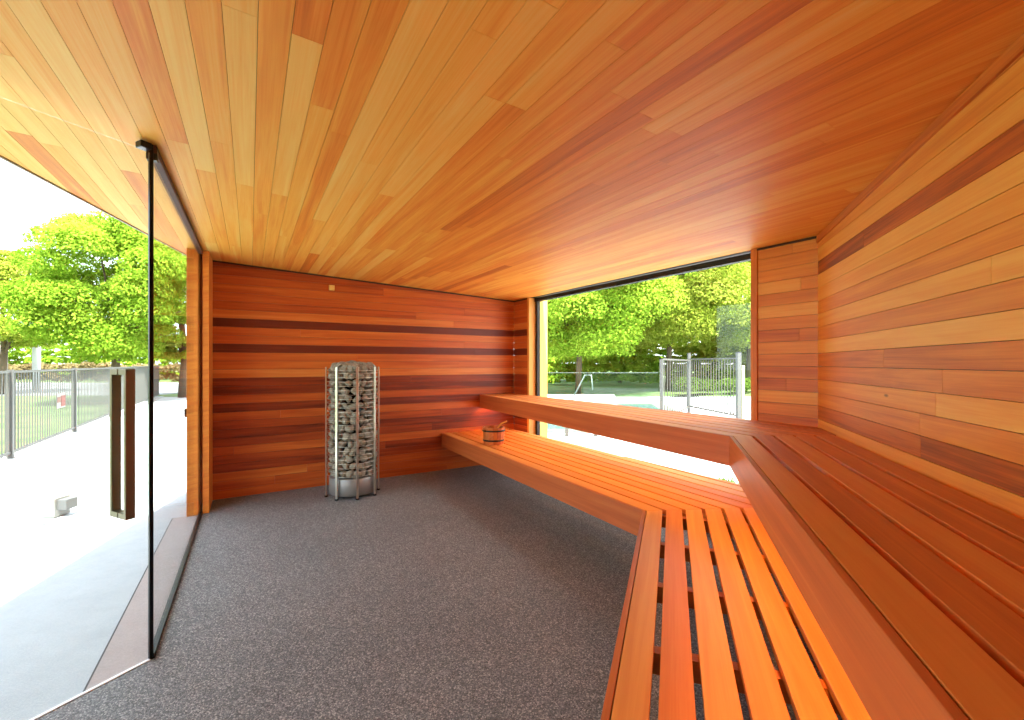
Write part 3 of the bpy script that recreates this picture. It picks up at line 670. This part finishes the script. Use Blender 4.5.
# left side
c = at_y(114, 363, 15.0); tree('leafy_tree', (c.x, c.y, 0), 2.65, 1.15, 6.35, 144000, 0.045, leaf_g, 101, 'big round bright green tree beyond the picket fence, behind the glass door', 95)
c = at_y(2, 363, 19); tree('leafy_tree', (c.x, c.y, 0), 2.2, 1.3, 6.0, 48000, 0.053, leaf_y, 102, 'smaller light green tree left of the big round tree, at the left picture edge', 50)
c = at_y(182, 363, 17); tree('leafy_tree', (c.x, c.y, 0), 1.2, 1.0, 5.1, 32000, 0.045, leaf_y, 103, 'narrow yellowish green tree right of the big round tree, beside the cedar post', 30)
# right side, through the picture window
c = at_y(578, 363, 19); tree('broad_tree', (c.x, c.y, 0), 4.3, 1.1, 8.6, 176000, 0.056, leaf_g, 104, 'large dense green tree filling the left half of the picture window', 110)
c = at_y(668, 363, 22); tree('broad_tree', (c.x, c.y, 0), 4.2, 1.5, 9.6, 144000, 0.060, leaf_y, 105, 'large lime green tree filling the middle of the picture window, behind the gate', 100)
c = at_y(748, 363, 24); tree('broad_tree', (c.x, c.y, 0), 4.0, 1.6, 9.8, 128000, 0.064, leaf_y, 106, 'pale sunlit tree at the right edge of the picture window', 90)
c = at_y(620, 363, 29); tree('broad_tree', (c.x, c.y, 0), 5.0, 1.0, 13.2, 80000, 0.083, leaf_y, 107, 'tall tree far behind the large trees, showing between their tops in the window', 60)
c = at_y(735, 363, 33); tree('broad_tree', (c.x, c.y, 0), 5.5, 1.0, 14.5, 80000, 0.090, leaf_y, 108, 'tall tree far behind the pale sunlit tree, showing above it in the window', 60)
def hedge(name, a, b, wid, h, n, size, mat, seed, label, cat='hedge'):
    a = Vector(a); b = Vector(b); r_ = random.Random(seed); L = (b-a).length; d = (b-a).normalized(); nn = Vector((-d.y, d.x))
    root = empty(name, p3((a+b)/2, 0)); tag(root, label, cat)
    cs = []; rad = []
    for i in range(int(L/0.5)+1):
        for j in range(max(1, int(h/0.6))):
            p = d*(i*0.5-L/2)+nn*r_.uniform(-wid/3, wid/3); cs.append((p.x, p.y, 0.25+j*0.55+r_.uniform(0, 0.2))); rad.append(0.42*r_.uniform(0.8, 1.2))
    leaves_obj('foliage', cs, rad, n, size, mat, root, seed); return root
hedge('reed_hedge', (-34, 29), (-9.5, 29), 1.2, 1.3, 22000, 0.09, leaf_b, 201, 'long low straw coloured hedge across the road, behind the picket fence')
hedge('shrub_hedge', (-17.5, 33), (-4, 33), 2.0, 2.2, 14000, 0.10, leaf_y, 202, 'yellow green shrub hedge seen beside the cedar post through the fixed glass')
hedge('shrub_hedge', (-44, 36), (-20, 36), 2.0, 3.4, 30000, 0.12, leaf_g, 206, 'tall green shrubs far behind the straw coloured hedge, under the big round tree')
hedge('shrub_hedge', (1, 34), (26, 34), 2.5, 5.5, 60000, 0.13, leaf_g, 207, 'tall far green hedge closing the view behind the window trees')
hedge('clipped_hedge', (6.5, 17.5), (11.5, 20.5), 1.2, 1.0, 9000, 0.06, leaf_d, 203, 'low dark green hedge behind the metal gate')
hedge('shrub_hedge', (0.6, 27), (9.0, 27), 1.5, 2.0, 14000, 0.10, leaf_g, 204, 'green shrub hedge low behind the glass pool fence')
hedge('shrub_hedge', (9.5, 26), (17.0, 24), 2.5, 2.8, 14000, 0.10, leaf_y, 205, 'sunny lime shrub hedge behind the gate at the right of the window')
# weeds on the concrete just outside the window
wd_r = empty('weed_tuft', at_z(722, 483.5)); tag(wd_r, 'small tuft of green weeds on the white paving just outside the window', 'plant')
m = MB(); r_ = random.Random(9)
for i in range(220):
    p = at_z(722, 483.5)+Vector((r_.gauss(0, 0.10), r_.gauss(0, 0.06), 0)); t = r_.uniform(0, 6.28); h = r_.uniform(0.03, 0.09); s_ = Vector((math.cos(t), math.sin(t), 0))
    m.face([p-s_*0.006, p+s_*0.006, p+Vector((r_.uniform(-.03, .03), r_.uniform(-.03, .03), h))], r_.random())
m.build('blades', leaf_d, wd_r)

# ------------------------------------------------------------------ left picket fence
def fence(name, a, b, h, label, mat, spacing=0.1, post_every=2.4, zb=0.08, pr=0.008, first_post=0.0, postw=0.06, base=True, topover=0.0, cap=100):
    a = Vector(a); b = Vector(b); d = (b-a).normalized(); L = (b-a).length
    root = empty(name, p3(a, 0)); tag(root, label, 'fence')
    for z in (h-0.02, zb+0.03):
        m = MB(); m.box(p3((a+b)/2, z), L, 0.03, 0.03, d); m.build('rail', mat, root)
    n = int(L/spacing); rest = MB()
    for i in range(1, n):
        c = a+d*(i*spacing); mm = MB() if i <= cap else rest
        mm.box(p3(c, (zb+h)/2), pr*2, pr*2, h-zb, d)
        if i <= cap: mm.build('picket', mat, root)
    if rest.v: tag(rest.build('picket', mat, root), kind='stuff')
    s = first_post
    while s < L+0.01:
        m = MB(); c = a+d*s; m.box(p3(c, (h+topover)/2), postw, postw, h+topover+0.02, d); po_ = m.build('post', mat, root); m = MB(); m.box(p3(c, 0.006), postw*2, postw*2, 0.016, d); m.build('foot_plate', mat, po_); s += post_every
    return root
fs = fa-FD*0.55
fence('picket_fence', fs, fb, 1.2, 'long grey picket fence along the white paving, seen through the glass door', fence_m, first_post=0.85, post_every=2.72, pr=0.007)
kb = MB(); kn_ = Vector((-FD.y, FD.x)); kb.prism([p3(fs-kn_*0.12, -0.004), p3(fb-kn_*0.12, -0.004), p3(fb+kn_*0.12, -0.004), p3(fs+kn_*0.12, -0.004)], (0, 0, 0.035)); struct(kb.build('fence_kerb', concrete_mat('kerb concrete', (0.3, 0.3, 0.3), (0.36, 0.36, 0.36))))
dk = MB(); dk.prism([(-1.5, 8.35, -0.0035), (2.75, 8.35, -0.0035), (4.5, 12.0, -0.0035), (5.2, 17.3, -0.0035), (-1.5, 17.3, -0.0035)], (0, 0, 0.002)); struct(dk.build('pool_deck', concrete_mat('grey pool deck', (0.10, 0.105, 0.09), (0.15, 0.155, 0.14))))  # ground around the pool, darker than the patio
# sign plate on the fence
fp = on_line(59, fa, FD); ft = -kn_ if (-kn_).dot(Vector((1, -1))) > 0 else kn_
sg = empty('fence_sign', p3(fp+ft*0.02, 0.66)); tag(sg, 'small reddish and white sign plate fixed to the picket fence', 'sign')
zc = CAMZ-(400.5-HY)*fp.y/F
m = MB(); m.box(p3(fp+ft*0.022, zc), 0.42, 0.012, 0.25, FD); m.build('plate', principled('sign plate paint', (0.22, 0.20, 0.18), 0.5), sg, bevel=0.003)
m = MB(); m.box(p3(fp+ft*0.030+FD*0.09, zc-0.01), 0.21, 0.006, 0.18, FD); m.build('red_panel', principled('faded red', (0.17, 0.04, 0.03), 0.6), sg)
m = MB(); m.box(p3(fp+ft*0.030-FD*0.12, zc+0.02), 0.15, 0.006, 0.09, FD); m.build('red_panel', principled('faded brick', (0.17, 0.07, 0.05), 0.6), sg)
# white box on the paving
bp_ = at_z(59, 515.5); bx = empty('paving_box', bp_); tag(bx, 'small white box with a grey side sitting alone on the white paving', 'box')
m = MB(); m.box(bp_+Vector((-0.03, 0, 0.082)), 0.12, 0.14, 0.16); m.build('housing', principled('box plastic', (0.20, 0.20, 0.19), 0.5), bx, bevel=0.006)
m = MB(); m.box(bp_+Vector((0.072, -0.0, 0.105)), 0.08, 0.10, 0.085); m.build('side_cover', principled('cover plastic', (0.09, 0.09, 0.09), 0.5), bx, bevel=0.004)
m = MB(); m.box(bp_+Vector((0.02, -0.22, 0.001)), 0.17, 0.02, 0.008, (1, 0.12)); tag(m.build('shade_strip', grey_pl), 'short thin grey drain strip laid on the paving in front of the white box', 'shade')  # thin dark strip laid as the box's shadow
# distant white pole and house at the left picture edge
c = at_y(36.5, 363, 21); pl = empty('street_pole', (c.x, c.y, 0)); tag(pl, 'pale thick pole standing under the trees beyond the picket fence', 'pole')
m = MB(); m.tube(c*1.0-Vector((0, 0, c.z)), Vector((c.x, c.y, 3.1)), 0.15, 14, 0.14); m.build('shaft', principled('pale pole', (0.6, 0.6, 0.62), 0.6), pl)
m = MB(); m.tube((c.x, c.y, 3.1), (c.x, c.y, 3.18), 0.17, 14); m.build('cap', principled('pole cap', (0.5, 0.5, 0.52), 0.6), pl)
hc = at_y(-14, 363, 19.0); hs_ = empty('brick_house', (-28.2, 20.5, 0)); tag(hs_, 'corner of a small house with an orange red roof at the left picture edge', 'house')
m = MB(); m.box((-28.2, 20.5, 1.35), 6.0, 4.0, 2.7); m.build('wall', principled('grey house wall', (0.30, 0.27, 0.25), 0.8), hs_)
m = MB(); m.prism([(-31.5, 17.9, 2.72), (-25.1, 17.9, 2.72), (-25.3, 20.5, 3.75), (-31.5, 20.5, 3.75)], (0, 0, 0.12)); m.prism([(-31.5, 23.0, 2.72), (-25.1, 23.0, 2.72), (-25.3, 20.5, 3.75), (-31.5, 20.5, 3.75)], (0, 0, 0.12)); m.build('roof', principled('orange roof', (0.55, 0.17, 0.07), 0.7), hs_)
m = MB(); m.box((-25.18, 20.5, 1.6), 0.06, 0.9, 1.0); m.build('window', grey_pl, hs_)

# ------------------------------------------------------------------ glass pool fence, gate, pool on the window side
gy = 8.0; gx0, gx1 = at_y(515, 400, gy).x, at_y(659, 400, gy).x
xs = [gx0, gx0+1.15, gx1] if gx1-gx0 < 2.6 else [gx0, gx0+(gx1-gx0)/2, gx1]
labs = ['left clear glass panel of the pool fence outside the picture window', 'right clear glass panel of the pool fence, next to the metal gate post']
for i in range(2):
    r0 = empty('glass_fence_panel', ((xs[i]+xs[i+1])/2, gy, 0)); tag(r0, labs[i], 'glass panel', 'glass pool fence panels')
    m = MB(); m.box(((xs[i]+xs[i+1])/2, gy, 0.60), xs[i+1]-xs[i]-0.03, 0.012, 1.06); m.build('glass_pane', glass_green, r0)
    m = MB(); m.box(((xs[i]+xs[i+1])/2, gy, 1.127), xs[i+1]-xs[i]-0.03, 0.018, 0.008); m.build('edge_strip', principled('pale edge', (0.12, 0.15, 0.13), 0.4), r0)
    for f_ in (0.2, 0.8):
        x_ = xs[i]+(xs[i+1]-xs[i])*f_; m = MB(); m.box((x_, gy, 0.085), 0.055, 0.055, 0.19); m.box((x_, gy, 0.0), 0.1, 0.1, 0.016); m.build('spigot', fence_w, r0, bevel=0.003)
P1 = v2(at_y(661.5, 400, 8.3)); P2 = v2(at_y(689, 400, 11.8)); P3 = v2(at_y(738.5, 400, 9.6))
def picket_run(name, a, b, h, label, cat, mat, n, zb, posts):
    a = Vector(a); b = Vector(b); d = (b-a).normalized(); root = empty(name, p3(a, 0)); tag(root, label, cat)
    for z in (h-0.03, zb): m = MB(); m.box(p3((a+b)/2, z), (b-a).length-0.05, 0.03, 0.035, d); m.build('rail', mat, root)
    for i in range(1, n):
        c = a.lerp(b, i/n); m = MB(); m.box(p3(c, (zb+h-0.03)/2), 0.016, 0.016, h-0.03-zb, d); m.build('picket', mat, root)
    for (c, hh, wdt) in posts:
        m = MB(); m.box(p3(c, hh/2-0.01), wdt, wdt, hh+0.015, d); po_ = m.build('post', fence_m, root, bevel=0.004)
        m = MB(); m.box(p3(c, hh+0.002), wdt*1.1, wdt*1.1, 0.015, d); m.build('post_cap', black_metal, po_)
    return root
picket_run('gate', P2+(P3-P2)*0.02, P3-(P3-P2)*0.03, 1.43, 'grey metal picket gate between two tall posts, seen at the right of the window', 'gate', fence_w, 18, 0.17, [(P2, 1.56, 0.07), (P3, 1.53, 0.085)])
picket_run('side_fence', P1, P2-(P2-P1)*0.03, 1.40, 'short run of picket fence left of the gate, going back from the glass panels', 'fence', fence_w, 12, 0.17, [(P1, 1.38, 0.06)])
m = MB(); m.box(p3(P3+Vector((0.10, 0.02)), 0.62), 0.06, 0.06, 1.26); tag(m.build('latch_post', principled('yellowish post', (0.42, 0.38, 0.22), 0.6), bevel=0.004), 'short pale yellowish post standing against the right gate post', 'post')
# pool and its white cover slab
pw_ = principled('pool water', (0.10, 0.19, 0.19), 0.08)
m = MB(); m.prism([(-0.8, 8.9, -0.006), (3.6, 8.9, -0.006), (4.4, 14.2, -0.006), (-0.8, 14.2, -0.006)], (0, 0, 0.008)); struct(m.build('pool_water', pw_))
m = MB(); m.prism([(-0.6, 14.6, 0.0), (3.4, 14.6, 0.0), (3.9, 17.2, 0.0), (-0.6, 17.2, 0.0)], (0, 0, 0.10)); tag(m.build('pool_platform', principled('white slab', (0.8, 0.8, 0.8), 0.6), bevel=0.01), 'white low flat platform by the pool, behind the glass fence', 'platform')
hr = empty('pool_handrail', at_y(575, 392, 14.5)*1.0); hr.location.z = 0; tag(hr, 'pale slanting pool handrail behind the left glass panel', 'handrail')
q0 = at_y(570, 397, 14.45); q0.z = 0.0; q1 = at_y(585, 375, 14.45); m = MB(); m.path([q0, q1, q1+Vector((0.2, 0, 0)), Vector((q1.x+0.25, q1.y, 0.45))], 0.02, 8); m.build('rail', principled('rail steel', (0.3, 0.3, 0.3), 0.4, 0.3), hr)
